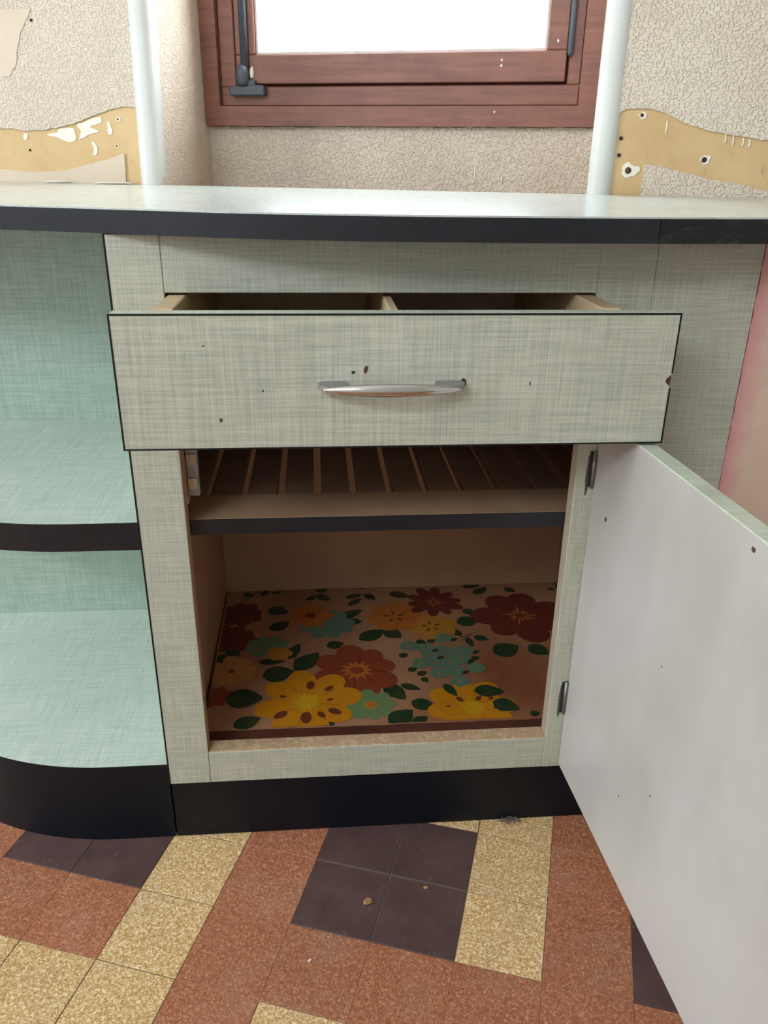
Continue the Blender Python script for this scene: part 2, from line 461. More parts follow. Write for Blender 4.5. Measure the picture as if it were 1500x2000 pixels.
coat('stucco_coat', [(0.5202, 0.0)] + RL + [(2.4, 0.80), (2.4, 0.0)], M_stucco)
# recess: left cheek, right cheek, breast under the window
put('stucco_coat', prism_me('stucco_coat', [(0.655, 0.0), (0.862, 0.0), (0.862, WT), (0.655, WT)], 'x', NL, NL+0.003, [M_stucco]), wall_back, (0, 0, 0))
put('stucco_coat', prism_me('stucco_coat', [(0.655, 0.0), (0.862, 0.0), (0.862, WT), (0.655, WT)], 'x', NR-0.003, NR, [M_stucco]), wall_back, (0, 0, 0))
rg = random.Random(9)
top = [(NL+0.003+i*0.0121, WB-0.001+rg.uniform(-0.0012, 0.0016)) for i in range(60)] + [(NR-0.003, WB)]
coat('stucco_coat', [(NL+0.003, 0.0), (NR-0.003, 0.0)] + top[::-1], M_stucco, 0.858, 0.862)
# filled patch at upper left, scraps of white plaster, holes
pk = ragged([(-0.62, 1.075), (-0.5557, 1.0663), (-0.5159, 1.0668), (-0.4947, 1.0649), (-0.510, 1.045), (-0.525, 1.0208), (-0.533, 1.0), (-0.5367, 0.9865), (-0.5555, 0.9688), (-0.5764, 0.9674), (-0.66, 0.965), (-0.70, 1.0), (-0.68, 1.06)], 0.001, 4, 6)
coat('filler_patch', pk, M_filler, 0.6452, 0.6466)
def patch(pts, seed): coat('plaster_scrap', ragged(pts+[pts[0]], 0.0012, 3, seed)[:-1], M_whitepl, 0.6488, 0.65)
patch([(-0.475, 0.8855), (-0.452, 0.8875), (-0.442, 0.884), (-0.443, 0.868), (-0.458, 0.866), (-0.478, 0.872), (-0.498, 0.876), (-0.478, 0.880)], 11)
patch([(-0.437, 0.893), (-0.415, 0.899), (-0.390, 0.905), (-0.388, 0.895), (-0.412, 0.890), (-0.394, 0.882), (-0.418, 0.877), (-0.436, 0.868), (-0.431, 0.880)], 12)
patch([(-0.378, 0.895), (-0.371, 0.896), (-0.370, 0.880), (-0.376, 0.878)], 13)
patch([(-0.412, 0.866), (-0.404, 0.862), (-0.402, 0.848), (-0.412, 0.845), (-0.408, 0.855)], 14)
patch([(-0.545, 0.879), (-0.538, 0.878), (-0.541, 0.868), (-0.548, 0.872)], 15)
patch([(0.0, 0.0), (0.001, 0.0), (0.001, 0.001)], 16) if False else None
def wall_hole(s, z, r, rim, seed, d=0.65):
    if rim:
        coat('plaster_rim', blob(s, z, rim*1.15, rim, 14, 0.28, seed), M_whitepl, d-0.0012, d)
    me = tube_me('wall_hole', [(s-r*0.5, d-0.0016, z), (s-r*0.5, d, z)], r, M_chip if rim > 0.01 else M_darkspot, 10)  # flat disc on the wall, its dark colour stands for the hole's shade
    put('wall_hole', me, wall_back, (0, 0, 0))
wall_hole(0.6069, 0.8491, 0.0038, 0.0062, 1); wall_hole(0.5006, 0.8329, 0.0048, 0.0105, 2); wall_hole(0.5097, 0.9083, 0.0026, 0.0048, 3)
wall_hole(0.4835, 0.8772, 0.0028, 0, 4); wall_hole(0.4835, 0.854, 0.0028, 0, 5)
wall_hole(-0.4945, 1.0501, 0.0024, 0, 6, 0.6465); wall_hole(-0.537, 0.8514, 0.002, 0, 7); wall_hole(-0.3548, 0.9012, 0.0018, 0.0035, 8)
wall_hole(-0.3624, 0.8596, 0.0016, 0.0028, 9)
# runs of white paint
for (s, z0, z1, d) in ((0.235, 0.804, 0.832, 0.858), (0.285, 0.806, 0.818, 0.858), (0.5455, 0.885, 0.901, 0.65), (0.63, 0.872, 0.884, 0.65), (0.641, 0.868, 0.881, 0.65), (0.655, 0.868, 0.879, 0.65), (0.664, 0.866, 0.877, 0.65)):
    put('paint_run', tube_me('paint_run', [(s, d, z1), (s+0.0004, d-0.0004, (z0+z1)/2), (s, d, z0)], [0.0014, 0.001, 0.0016], M_whitepl, 8), wall_back, (0, 0, 0))

# rounded corner beads of the recess
def corner_bead(name, cs, lean, r, cut):
    vs, fs = [], []
    prof = [(cs + r*math.cos(a), 0.655 + r*0.8*math.sin(a)) for a in [math.radians(k) for k in range(180, 361, 15)]]
    prof += [(cs+r, 0.672), (cs-r, 0.672)]
    if cut < 0: prof[-1] = (cs-r, 0.650)
    else: prof[-2] = (cs+r, 0.650)
    levels = [0.0, 0.8, 1.08, ZC]
    for z in levels:
        for (s, d) in prof: vs.append((s + lean*(z-0.8), d, z))
    n = len(prof)
    for l in range(len(levels)-1):
        for i in range(n):
            j = (i+1) % n
            fs.append([l*n+i, l*n+j, (l+1)*n+j, (l+1)*n+i])
    me = mesh_from(name, vs, fs, M_trim, smooth=False)
    for p in me.polygons: p.use_smooth = True
    return struct(put(name, me, room=True))
corner_bead('trim_1', -0.3048, 0.026, 0.0198, -1)
corner_bead('trim_2', 0.4588, 0.006, 0.0188, 1)

# ---- window in the recess
win = bpy.data.objects.new('window_1', None); COL.objects.link(win); struct(win)
win.location = P3(0.0777, 0.87, WB); win.rotation_euler = (0, 0, -ANG)
def wp(name, me, par=None):
    o = bpy.data.objects.new(name, me); COL.objects.link(o)
    o.parent = par or win
    o.location = Vector((-0.0777, -0.87, -WB)) if par is None else (0, 0, 0)
    return o
def wbox(name, s0, s1, d0, d1, z0, z1, mat=None, par=None, bev=0.0015):
    return wp(name, box_me(name, s0, s1, d0, d1, z0, z1, mat or M_wood, bev), par)
FL, FR = NL+0.004, NR-0.004
# outer moulding, mitred
def mitre(name, poly, d0, d1): return wp(name, prism_me(name, poly, 'y', d0, d1, [M_wood]))
o1, o2 = 0.031, 0.033
mitre('frame_moulding', [(FL, WB), (FR, WB), (FR-o1, WB+o2), (FL+o1, WB+o2)], 0.842, 0.90)
mitre('frame_moulding', [(FL, WB), (FL+o1, WB+o2), (FL+o1, WT-o2), (FL, WT)], 0.842, 0.90)
mitre('frame_moulding', [(FR, WB), (FR, WT), (FR-o1, WT-o2), (FR-o1, WB+o2)], 0.842, 0.90)
mitre('frame_moulding', [(FL, WT), (FL+o1, WT-o2), (FR-o1, WT-o2), (FR, WT)], 0.842, 0.90)
i0, i1, j0, j1 = FL+o1+0.001, FR-o1-0.001, WB+o2+0.001, WT-o2-0.001
fw_ = 0.032
wbox('frame_rail', i0, i1, 0.853, 0.905, j0, j0+fw_); wbox('frame_rail', i0, i1, 0.853, 0.905, j1-fw_, j1)
wbox('frame_jamb', i0, i0+0.030, 0.853, 0.905, j0+fw_, j1-fw_); wbox('frame_jamb', i1-0.022, i1, 0.853, 0.905, j0+fw_, j1-fw_)
# rebate behind the sash
for a in ((i0+0.025, i1-0.018, j0+fw_-0.002, j0+fw_+0.012), (i0+0.025, i1-0.018, j1-fw_-0.012, j1-fw_+0.002)):
    wbox('frame_rebate', a[0], a[1], 0.892, 0.906, a[2], a[3])
for a in ((i0+0.027, i0+0.042), (i1-0.036, i1-0.020)):
    wbox('frame_rebate', a[0], a[1], 0.8925, 0.9055, j0+fw_+0.0125, j1-fw_-0.0125)
# sash
s0, s1, t0, t1 = i0+0.0335, i1-0.0255, j0+fw_+0.004, j1-fw_-0.004
gl0, gl1, gz0, gz1 = -0.1775, 0.3445, 1.0195, 1.88
sash = wbox('sash_rail', s0, s1, 0.848, 0.89, t0, gz0-0.003)
wbox('sash_rail', s0, s1, 0.848, 0.89, gz1+0.003, t1)
wbox('sash_stile', s0, gl0-0.003, 0.8485, 0.8895, gz0-0.0028, gz1+0.0028); wbox('sash_stile', gl1+0.003, s1, 0.8485, 0.8895, gz0-0.0028, gz1+0.0028)
b = 0.006
for nm, a in (('glazing_bead', (gl0-0.003, gl0+b-0.004, gz0-0.003, gz1+0.003)), ('glazing_bead', (gl1-b+0.004, gl1+0.003, gz0-0.003, gz1+0.003)),
              ('glazing_bead', (gl0+b-0.004, gl1-b+0.004, gz0-0.003, gz0+b-0.004)), ('glazing_bead', (gl0+b-0.004, gl1-b+0.004, gz1-b+0.004, gz1+0.003))):
    wbox(nm, a[0], a[1], 0.856, 0.866, a[2], a[3], M_bead, bev=0.001)
wbox('pane', gl0-0.002, gl1+0.002, 0.868, 0.872, gz0-0.002, gz1+0.002, M_glass, bev=0)
# sliding bolt on the left stile, hinge barrel on the right
rod = wp('bolt_rod', tube_me('bolt_rod', [(-0.1985, 0.842, 0.985), (-0.1985, 0.842, 1.9)], 0.0072, M_iron, 12))
rod['label'] = 'dark iron sliding bolt rod'
kn = wp('bolt_end', tube_me('bolt_end', [(-0.2025, 0.838, z) for z in (0.966, 0.970, 0.985, 0.994, 0.999, 1.0005)], [0.010, 0.0115, 0.0118, 0.0105, 0.006, 0.002], M_iron, 14))
wbox('bolt_collar', -0.2125, -0.1785, 0.838, 0.852, 0.9655, 0.975, M_iron)
kp = wbox('keeper_plate', -0.2296, -0.1608, 0.836, 0.853, 0.9492, 0.9665, M_iron, bev=0.002)
wp('paint_flake', prism_me('paint_flake', blob(-0.186, 0.989, 0.0035, 0.011, 12, 0.35, 4), 'y', 0.8445, 0.8478, [M_whitepl]))
hb = wp('hinge', tube_me('hinge', [(0.3868, 0.846, 1.006), (0.3868, 0.846, 1.012), (0.3868, 0.846, 1.12), (0.3868, 0.846, 1.126)], [0.002, 0.005, 0.005, 0.002], M_iron, 12))
for (s, z) in ((0.2725, 1.003), (0.2725, 0.994), (0.266, 0.922), (0.365, 1.03)):
    wp('paint_fleck', prism_me('paint_fleck', blob(s, z, 0.0016, 0.0022, 8, 0.3, int(z*1000)), 'y', 0.8475 if z > 0.95 else 0.8415, 0.8485 if z > 0.95 else 0.8425, [M_whitepl]))

# ---- low masonry pier under the worktop at the right
rgp = random.Random(5)
edge = [(0.668 + rgp.uniform(-0.0008, 0.0010), z*0.012) for z in range(65)]
pier = struct(put('wall_pier', prism_me('wall_pier', edge + [(1.10, 0.768), (1.10, 0.0)], 'y', 0.002, 0.25, [M_pink])))

# ------------------------------------------------------------------ worktop
CT, CTH = 0.7983, 0.0232
front = spline([tuple(P3(-1.3, 0.0)[:2]), tuple(P3(-0.6, 0.0)[:2]), tuple(P3(-0.1, 0.0005)[:2]), (0.0, -0.0005), (0.0526, -0.0195), (0.1026, -0.0385), (0.150, -0.0525), (0.196, -0.0617), (0.2646, -0.0711), (0.34, -0.0765), (0.426, -0.0785), (0.5178, -0.0765), (0.6237, -0.0705), (0.8, -0.062), (1.12, -0.05)], 5)
back = [tuple(P3(1.02, 0.6455)[:2]), tuple(P3(-1.3, 0.6455)[:2])]
wt = empty('worktop', P3(0.0, 0.3, CT-CTH), 'long pale laminate worktop with black front edge running under the window', 'worktop')
poly = front + back
put('slab', prism_me('slab', poly, 'z', CT-CTH+0.0006, CT-0.0016, [M_core]), wt)
put('laminate_top', prism_me('laminate_top', [(p[0], p[1]-0.0012) for p in front] + back, 'z', CT-0.0016, CT, [M_top]), wt)
k = min(range(len(front)), key=lambda i: abs(front[i][0]-0.5178))
put('edging', sheet_strip_me('edging', front[:k+1], CT-CTH, CT-0.0017, 0.0015, M_black, -1), wt)
e2 = [(front[k][0]+0.0009, front[k][1])] + front[k+1:]
o = put('edging', sheet_strip_me('edging', e2, CT-CTH-0.0003, CT-0.0017, 0.0017, M_blackworn, -1), wt)
o['label'] = 'scuffed shorter length of black edging'
for (s, d, r, sd, lb) in ((-0.478, 0.632, 0.012, 3, 'larger white plaster crumb at the back of the worktop, far left'), (-0.365, 0.63, 0.016, 5, 'flat white plaster crumb on the worktop near the white corner bead')):
    bm = bmesh.new(); bmesh.ops.create_icosphere(bm, subdivisions=2, radius=1.0)
    rr = random.Random(sd)
    for v in bm.verts: v.co = Vector((v.co.x*r*2.2*rr.uniform(0.8, 1.1), v.co.y*r*0.6, (v.co.z+0.9)*0.0022*rr.uniform(0.8, 1.1)))
    me = bpy.data.meshes.new('plaster_crumb'); bm.to_mesh(me); bm.free(); me.materials.append(M_whitepl)
    o = put('plaster_crumb', me); o.location = P3(s, d, CT+0.0001); tag(o, lb, 'crumb', 'plaster crumbs on the worktop')

# ------------------------------------------------------------------ rounded open shelf unit
su = empty('corner_shelf_unit', (-0.22, 0.2, 0), 'mint laminate open shelf unit with rounded black-edged shelves, left of the cabinet', 'shelf unit')
def arc(x0=-0.0022):
    R, cx, cy = 0.36, -0.08, 0.364
    pts = [(x0, 0.004), (-0.04, 0.004)]
    pts += [(cx+R*math.cos(a), cy+R*math.sin(a)) for a in [math.radians(270-k*1.5) for k in range(61)]]
    return pts + [(-0.44, 0.4045)]
A = arc()
inset = [(-0.0022, 0.0058)] + [(p[0]+0.0015*(p[0] < -0.1), p[1]+0.0018) for p in A[1:-1]] + [(-0.438, 0.4045)]
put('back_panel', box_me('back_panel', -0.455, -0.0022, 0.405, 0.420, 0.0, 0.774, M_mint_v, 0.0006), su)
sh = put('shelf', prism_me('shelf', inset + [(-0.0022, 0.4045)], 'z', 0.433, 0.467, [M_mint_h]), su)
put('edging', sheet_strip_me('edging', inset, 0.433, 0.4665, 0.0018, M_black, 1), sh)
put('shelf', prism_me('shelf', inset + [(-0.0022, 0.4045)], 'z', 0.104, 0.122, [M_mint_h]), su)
pl = put('plinth', sheet_strip_me('plinth', inset, 0.0, 0.1215, 0.0018, M_plinth, 1), su)

# ------------------------------------------------------------------ the base cabinet
cab = empty('base_cabinet', (0.33, 0.2, 0), 'grey-green linen laminate base cabinet with its drawer and door open', 'cabinet')
ZB, ZO, ZR, ZT = 0.0937, 0.1435, 0.7189, 0.7743
XA, XC, XW = 0.052, 0.4935, 0.6664
def cb(name, *a, **k): return box(name, *a, parent=cab, **k)
cb('plinth', 0.0, 0.6664, 0.0036, 0.0200, 0.0, ZB-0.0004, M_plinth)
st = cb('stile', 0.0, XA-0.0003, 0.0, 0.021, ZB, ZT, M_face, faces={'+x': M_rawedge, '-z': M_core})
put('edge_strip', box_me('edge_strip', -0.0017, -0.0001, -0.0002, 0.021, ZB, ZT, M_blackline, 0.0), st)
cb('rail', XA, XC, 0.0003, 0.021, ZR, ZT, M_face, faces={'-z': M_core})
cb('rail', XA, XC, 0.0003, 0.021, ZB, ZO-0.0012, M_face, faces={'-z': M_core})
cb('rail', XA, XC, 0.0015, 0.021, 0.566, 0.584, M_cream)
cb('sill', XA+0.0003, XC-0.0003, 0.0008, 0.0225, ZO-0.0012, ZO, M_sill, bev=0.0004)
cb('stile', XC, 0.5530, 0.0, 0.021, ZB, ZT, M_face, faces={'-x': M_greycream, '-z': M_core})
cb('filler_panel', 0.5534, XW, 0.0002, 0.018, ZB, ZT, M_face, faces={'-z': M_core})
cb('side_panel', 0.0004, 0.030, 0.0212, 0.452, 0.0, ZT, M_cream, faces={'-x': M_mint_v}); cb('side_panel', 0.6366, 0.6560, 0.0212, 0.452, 0.0, ZT, M_cream)
cb('back_panel', 0.010, 0.6560, 0.4522, 0.4570, 0.0, ZT, M_cream)
bt = cb('bottom_panel', 0.0302, 0.6364, 0.0212, 0.452, 0.1085, 0.1250, simple('dark_stained_board', lin(104, 62, 48), 0.6, 0.3, vary=0.15, scale=20))
# slatted shelf
shf = cb('shelf', 0.0305, 0.6361, 0.0225, 0.0955, 0.4424, 0.4614, M_shelfboard)
put('edging', box_me('edging', 0.0305, 0.6361, 0.0210, 0.0225, 0.4424, 0.4612, M_black, 0.0), shf)
slm = box_me('slat', -0.018, 0.018, 0.0958, 0.4515, 0.4444, 0.4606, M_slat, 0.0008)
off = -(cab.location + shf.location)
for i in range(13):
    x = 0.0385 + 0.0458*i + (0 if i else 0.0)
    put('slat', slm, shf, Vector((x, 0, 0)))
# door catch inside the left stile
ca = cb('catch', 0.0528, 0.0665, 0.0228, 0.034, 0.490, 0.548, M_metalgrey, bev=0.0012)
ca['label'] = 'grey metal roller catch with two cream rollers'
for z in (0.5415, 0.5125):
    put('catch_roller', box_me('catch_roller', 0.0540, 0.0648, 0.0208, 0.0227, z-0.013, z, M_nylon, 0.0012), ca)
cb('catch_bracket', 0.0302, 0.0526, 0.0228, 0.040, 0.48, 0.55, M_cream)
# hinges on the right stile
for (z0, z1) in ((0.5023, 0.5450), (0.1843, 0.2320)):
    h = cb('hinge', 0.5075, 0.5128, -0.0014, -0.0001, z0, z1, M_rustdark, bev=0.0004)
    put('grease_mark', prism_me('grease_mark', blob(0.5072, (z0+z1)/2-0.006, 0.0021, 0.026, 22, 0.16, int(z0*100)), 'y', -0.0003, -0.00005, [M_grease]), h)
    put('hinge_barrel', tube_me('hinge_barrel', [(0.5125, -0.0026, z0-0.001), (0.5125, -0.0026, z1+0.001)], 0.0021, M_metalgrey, 10), h)

# ---- drawer, pulled out
DY, DT, X0, X1, Z0, Z1 = -0.0994, 0.0205, 0.0187, 0.5423, 0.5885, 0.7153
notch = [(X1, 0.6450), (X1-0.0030, 0.6475), (X1-0.0058, 0.6500), (X1-0.0050, 0.6535), (X1-0.0018, 0.6565), (X1, 0.6580)]
fp = [(X0, Z0), (X1, Z0)] + notch + [(X1, Z1), (X0, Z1)]
dr = put('drawer', prism_me('drawer', fp, 'y', DY, DY+DT, [M_face, M_core, M_doorface], side=lambda i: 1 if 2 <= i <= 6 else (2 if i == 8 else 0)), cab)
def dchild(name, me): return put(name, me, dr)
dchild('bare_core', prism_me('bare_core', notch, 'y', DY+0.0022, DY+DT-0.0005, [M_chip]))
e = 0.0013
for (a0, a1, c0, c1) in ((X0-e*0.3, X1+e*0.3, Z1-e, Z1+e*0.25), (X0-e*0.3, X1+e*0.3, Z0-e*0.25, Z0+e), (X0-e*0.3, X0+e, Z0+e, Z1-e), (X1-e, X1+e*0.3, Z0+e, 0.6445), (X1-e, X1+e*0.3, 0.6585, Z1-e)):
    dchild('edge_line', box_me('edge_line', a0, a1, DY-0.0003, DY+0.0016, c0, c1, M_blackline, 0.0))
by0, by1, bz0, bz1 = DY+DT+0.0002, 0.272, 0.598, 0.7165
BX0, BX1 = 0.0540, 0.4915
dchild('drawer_side', box_me('drawer_side', BX0, BX0+0.0185, by0, by1, bz0, bz1, M_drawerwood, 0.001))
dchild('drawer_side', box_me('drawer_side', BX1-0.0185, BX1, by0, by1, bz0, bz1, M_drawerwood, 0.001))
dchild('drawer_back', box_me('drawer_back', BX0, BX1, by1+0.0002, by1+0.015, bz0, bz1-0.004, M_drawerbox, 0.001))
dchild('drawer_bottom', box_me('drawer_bottom', BX0+0.0187, BX1-0.0187, by0, by1, bz0+0.006, bz0+0.011, M_drawerbox, 0.0005))
dchild('drawer_divider', box_me('drawer_divider', 0.2712, 0.2794, by0, by1, bz0+0.0112, bz1-0.002, M_drawerwood, 0.0008))
# handle: slim bow on two flat feet
hx, hz, L = 0.2710, 0.6500, 0.0648
n = 25; pts, ry, rz = [], [], []
for i in range(n):
    t = -1+2*i/(n-1)
    pts.append((hx+L*t, DY-0.0170-0.0075*(1-t*t), hz+0.0008*(1-t*t) - 0.0002))
    q = max(0.0, 1-t*t)
    rz.append(0.0011+0.0052*q**0.75); ry.append(0.0012+0.0036*q**0.6)
hd_ = dchild('handle', tube_me('handle', pts, ry, M_chrome, 16, ry=rz)); hd_['label'] = 'slim bowed chrome handle'
def foot(sg):
    # plan outline of the flat foot: wide on the drawer, running out into the bar's tip
    o_ = [(sg*0.0655, DY-0.0002), (sg*0.0425, DY-0.0002), (sg*0.0395, DY-0.010), (sg*0.0385, DY-0.0215), (sg*0.0600, DY-0.0190), (sg*0.0665, DY-0.0150), (sg*0.0685, DY-0.007)]
    p = [(hx+a, b_) for a, b_ in o_]
    return prism_me('handle_foot', p, 'z', hz-0.0012, hz+0.0036, [M_foot])
put('handle_foot', foot(-1), hd_); put('handle_foot', foot(1), hd_)
# chips, specks and a handle hole's dark inside, painted on the drawer front
for (x, z, a, b_, sd, mt) in ((0.2473, 0.6643, 0.0022, 0.0036, 1, M_chip), (0.2354, 0.6620, 0.0015, 0.0017, 2, M_darkspot), (0.1111, 0.6171, 0.0018, 0.0022, 3, M_chip), (0.1516, 0.6453, 0.001, 0.001, 4, M_darkspot), (0.3395, 0.6512, 0.0026, 0.0036, 5, M_darkspot), (0.4035, 0.6500, 0.0006, 0.0024, 6, M_darkspot), (0.1000, 0.6870, 0.0009, 0.0009, 7, M_darkspot)):
    dchild('chip', prism_me('chip', blob(x, z, a, b_, 10, 0.3, sd), 'y', DY-0.0002, DY+0.0003, [mt]))

# ---- door, swung right open
PH = 1.6235
hdv = Vector((-math.cos(PH), -math.sin(PH), 0))
dm = box_me('door', 0.0, 0.5236, 0.0, 0.0187, 0.0991, 0.586, M_doorface, 0.0009, faces={'-y': M_doorwhite})
door = bpy.data.objects.new('door', dm); COL.objects.link(door); door.parent = cab
door.location = Vector((0.515, -0.0014, 0)) - cab.location
door.rotation_euler = (0, 0, math.atan2(hdv.y, hdv.x))
def dmark(u, z, a, b_, sd, mt):
    o = bpy.data.objects.new('chip', prism_me('chip', blob(u, z, a, b_, 10, 0.25, sd), 'y', -0.0002, 0.0003, [mt])); COL.objects.link(o); o.parent = door
dmark(0.0443, 0.4807, 0.0028, 0.0032, 1, M_chip); dmark(0.3080, 0.5742, 0.0024, 0.0026, 2, M_chip)
dmark(0.171, 0.2021, 0.0012, 0.0018, 3, M_darkspot); dmark(0.232, 0.2596, 0.0014, 0.001, 4, M_darkspot); dmark(0.21, 0.40, 0.0007, 0.0012, 5, M_darkspot)

# ------------------------------------------------------------------ floral oilcloth on the cabinet floor
LINER_FLOWERS = [
    ('maroon', (0.0617, 0.3703), 0.0402, 8, 0.62, 0.20, None),
    ('maroon', (0.0531, 0.2937), 0.0431, 8, 0.62, 0.50, None),
    ('teal', (0.2102, 0.3314), 0.0482, 9, 0.60, 0.10, None),
    ('orange', (0.1817, 0.3597), 0.0429, 11, 0.50, 0.00, 'brownspot'),
    ('teal2', (0.1125, 0.266), 0.0343, 8, 0.60, 0.30, None),
    ('ochre', (0.132, 0.2444), 0.0209, 6, 0.60, 0.00, None),
    ('peach', (0.0616, 0.2018), 0.0404, 8, 0.60, 0.20, 'dot'),
    ('rust', (0.0453, 0.1392), 0.0266, 8, 0.60, 0.40, 'dot'),
    ('ochre', (0.3834, 0.3111), 0.0448, 6, 0.62, 0.30, 'specks'),
    ('orange', (0.3244, 0.346), 0.0491, 6, 0.66, 0.10, 'specks'),
    ('maroon', (0.3998, 0.3919), 0.0527, 10, 0.50, 0.10, 'rays'),
    ('maroon', (0.5409, 0.3363), 0.0815, 7, 0.58, 0.35, 'rays'),
    ('rust', (0.2525, 0.1924), 0.0673, 8, 0.64, 0.25, 'star'),
    ('sage', (0.2696, 0.1056), 0.0367, 8, 0.60, 0.10, 'star2'),
    ('yellow', (0.1772, 0.1187), 0.0794, 8, 0.56, 0.17, 'blobs'),
    ('yellow', (0.4126, 0.0905), 0.0675, 8, 0.60, 0.10, 'blobs2'),
]
LINER_LEAVES = [
    ((0.0591, 0.1335), (0.1135, 0.1324), 0.0435),
    ((0.1097, 0.1855), (0.1572, 0.1958), 0.0389),
    ((0.1579, 0.1984), (0.195, 0.2434), 0.0329),
    ((0.1446, 0.2295), (0.1646, 0.2732), 0.0215),
    ((0.0996, 0.2239), (0.1447, 0.2253), 0.0167),
    ((0.2074, 0.2616), (0.2357, 0.2703), 0.0237),
    ((0.1081, 0.3847), (0.143, 0.3705), 0.0299),
    ((0.1141, 0.3164), (0.1463, 0.3418), 0.0262),
    ((0.2332, 0.3498), (0.2705, 0.3732), 0.0236),
    ((0.2397, 0.3362), (0.2692, 0.3344), 0.0230),
    ((0.1889, 0.4431), (0.215, 0.453), 0.0183),
    ((0.1916, 0.4299), (0.2169, 0.4083), 0.0193),
    ((0.2435, 0.4158), (0.2744, 0.4268), 0.0161),
    ((0.247, 0.3886), (0.2727, 0.414), 0.0153),
    ((0.2782, 0.4285), (0.296, 0.4054), 0.0177),
    ((0.261, 0.2778), (0.3052, 0.3063), 0.0316),
    ((0.3052, 0.3063), (0.33, 0.2797), 0.0291),
    ((0.2929, 0.1557), (0.3201, 0.1155), 0.0286),
    ((0.3157, 0.153), (0.3455, 0.1384), 0.0157),
    ((0.3272, 0.1114), (0.3621, 0.0938), 0.0271),
    ((0.2922, 0.0608), (0.3263, 0.0903), 0.0328),
    ((0.3228, 0.0599), (0.3462, 0.0741), 0.0168),
    ((0.3807, 0.1489), (0.3955, 0.1167), 0.0154),
    ((0.4221, 0.1298), (0.4671, 0.1244), 0.0294),
    ((0.4447, 0.1014), (0.4801, 0.0826), 0.0312),
    ((0.4727, 0.2246), (0.5162, 0.2439), 0.0381),
    ((0.5329, 0.2429), (0.5598, 0.2177), 0.0295),
    ((0.4289, 0.3181), (0.4685, 0.3322), 0.0319),
    ((0.4442, 0.361), (0.4673, 0.3493), 0.0194),
    ((0.3228, 0.4296), (0.3582, 0.4126), 0.0228),
    ((0.4146, 0.2996), (0.4311, 0.2797), 0.0183),
    ((0.4379, 0.2746), (0.4427, 0.2455), 0.0131),
    ((0.4494, 0.277), (0.4726, 0.2648), 0.0173),
    ((0.4591, 0.4425), (0.4939, 0.4501), 0.0171),
    ((0.4749, 0.415), (0.5034, 0.4399), 0.0197),
    ((0.536, 0.436), (0.5528, 0.4179), 0.0174),
    ((0.0604, 0.4413), (0.0821, 0.4308), 0.0141),
    ((0.093, 0.4302), (0.1062, 0.4574), 0.0134),
    ((0.1108, 0.4384), (0.1307, 0.4465), 0.0108),
    ((0.1752, 0.4107), (0.1916, 0.428), 0.0123),
    ((0.048, 0.2612), (0.0719, 0.2453), 0.0214),
    ((0.031, 0.22), (0.0476, 0.2497), 0.0272),
    ((0.0758, 0.0706), (0.1132, 0.0881), 0.0279),
    ((0.1531, 0.0601), (0.1633, 0.0759), 0.0110),
    ((0.1987, 0.0626), (0.2165, 0.0702), 0.0149),
    ((0.3213, 0.2255), (0.3359, 0.2332), 0.0132),
    ((0.331, 0.1875), (0.3459, 0.1933), 0.0128),
    ((0.3438, 0.176), (0.3605, 0.1829), 0.0128),
    ((0.4365, 0.2298), (0.4521, 0.2332), 0.0100),
    ((0.4334, 0.2128), (0.4488, 0.2161), 0.0125),
    ((0.4238, 0.1952), (0.4432, 0.1995), 0.0135),
    ((0.4043, 0.1603), (0.4202, 0.1528), 0.0124),
    ((0.3524, 0.2691), (0.369, 0.2605), 0.0150),
    ((0.371, 0.2634), (0.385, 0.2732), 0.0137),
    ((0.3508, 0.1689), (0.3576, 0.1555), 0.0120),
    ((0.4922, 0.0714), (0.5084, 0.0738), 0.0131),
    ((0.2681, 0.4479), (0.2797, 0.4549), 0.0108),
    ((0.6153, 0.4275), (0.6275, 0.423), 0.0104),
]
LINER_STEMS = [ ((0.16, 0.2572), (0.1564, 0.1958), 0.0020), ((0.4156, 0.2683), (0.464, 0.2949), 0.0016), ((0.4221, 0.2618), (0.4508, 0.2847), 0.0016), ((0.0588, 0.4051), (0.0932, 0.4582), 0.0018) ]
LINER_BLOOMS = [ (0.339, 0.2534), (0.3644, 0.2445), (0.39, 0.2385), (0.4075, 0.2287), (0.3987, 0.2739), (0.3528, 0.2038), (0.3769, 0.2037), (0.4171, 0.2124), (0.3777, 0.1765), (0.4025, 0.1829), (0.3992, 0.2023), (0.3699, 0.2239), (0.4048, 0.1538), (0.4366, 0.1862), (0.425, 0.2348) ]
LZ = 0.1252
def cloth(name, c, dirt=0.35):
    c = tuple(x*0.80 for x in c[:3]) + (1,)
    m = NT(name)
    v = m.coord((1, 1, 1))
    n1 = m.noise(v, 9, 5, 0.65); n2 = m.noise(v, 60, 3, 0.6)
    d = tuple(x*0.55 for x in c[:3]) + (1,)
    col = m.mix(m.ramp(n1, [(0.45, G(0)), (0.75, G(dirt))]), c, d)
    col = m.mix(m.ramp(n2, [(0.4, G(0)), (0.8, G(0.18))]), col, lin(150, 96, 50))
    return m.out(col, 0.4, 0.4)
PAL = {'maroon': lin(126, 50, 46), 'teal': lin(110, 150, 132), 'teal2': lin(124, 156, 122), 'orange': lin(222, 130, 56), 'ochre': lin(224, 156, 58),
       'peach': lin(226, 160, 92), 'rust': lin(166, 76, 50), 'sage': lin(132, 166, 108), 'yellow': lin(240, 160, 30), 'leaf': lin(38, 72, 46),
       'cream_yellow': lin(244, 190, 40), 'brown': lin(132, 66, 42), 'hyd': lin(112, 154, 128)}
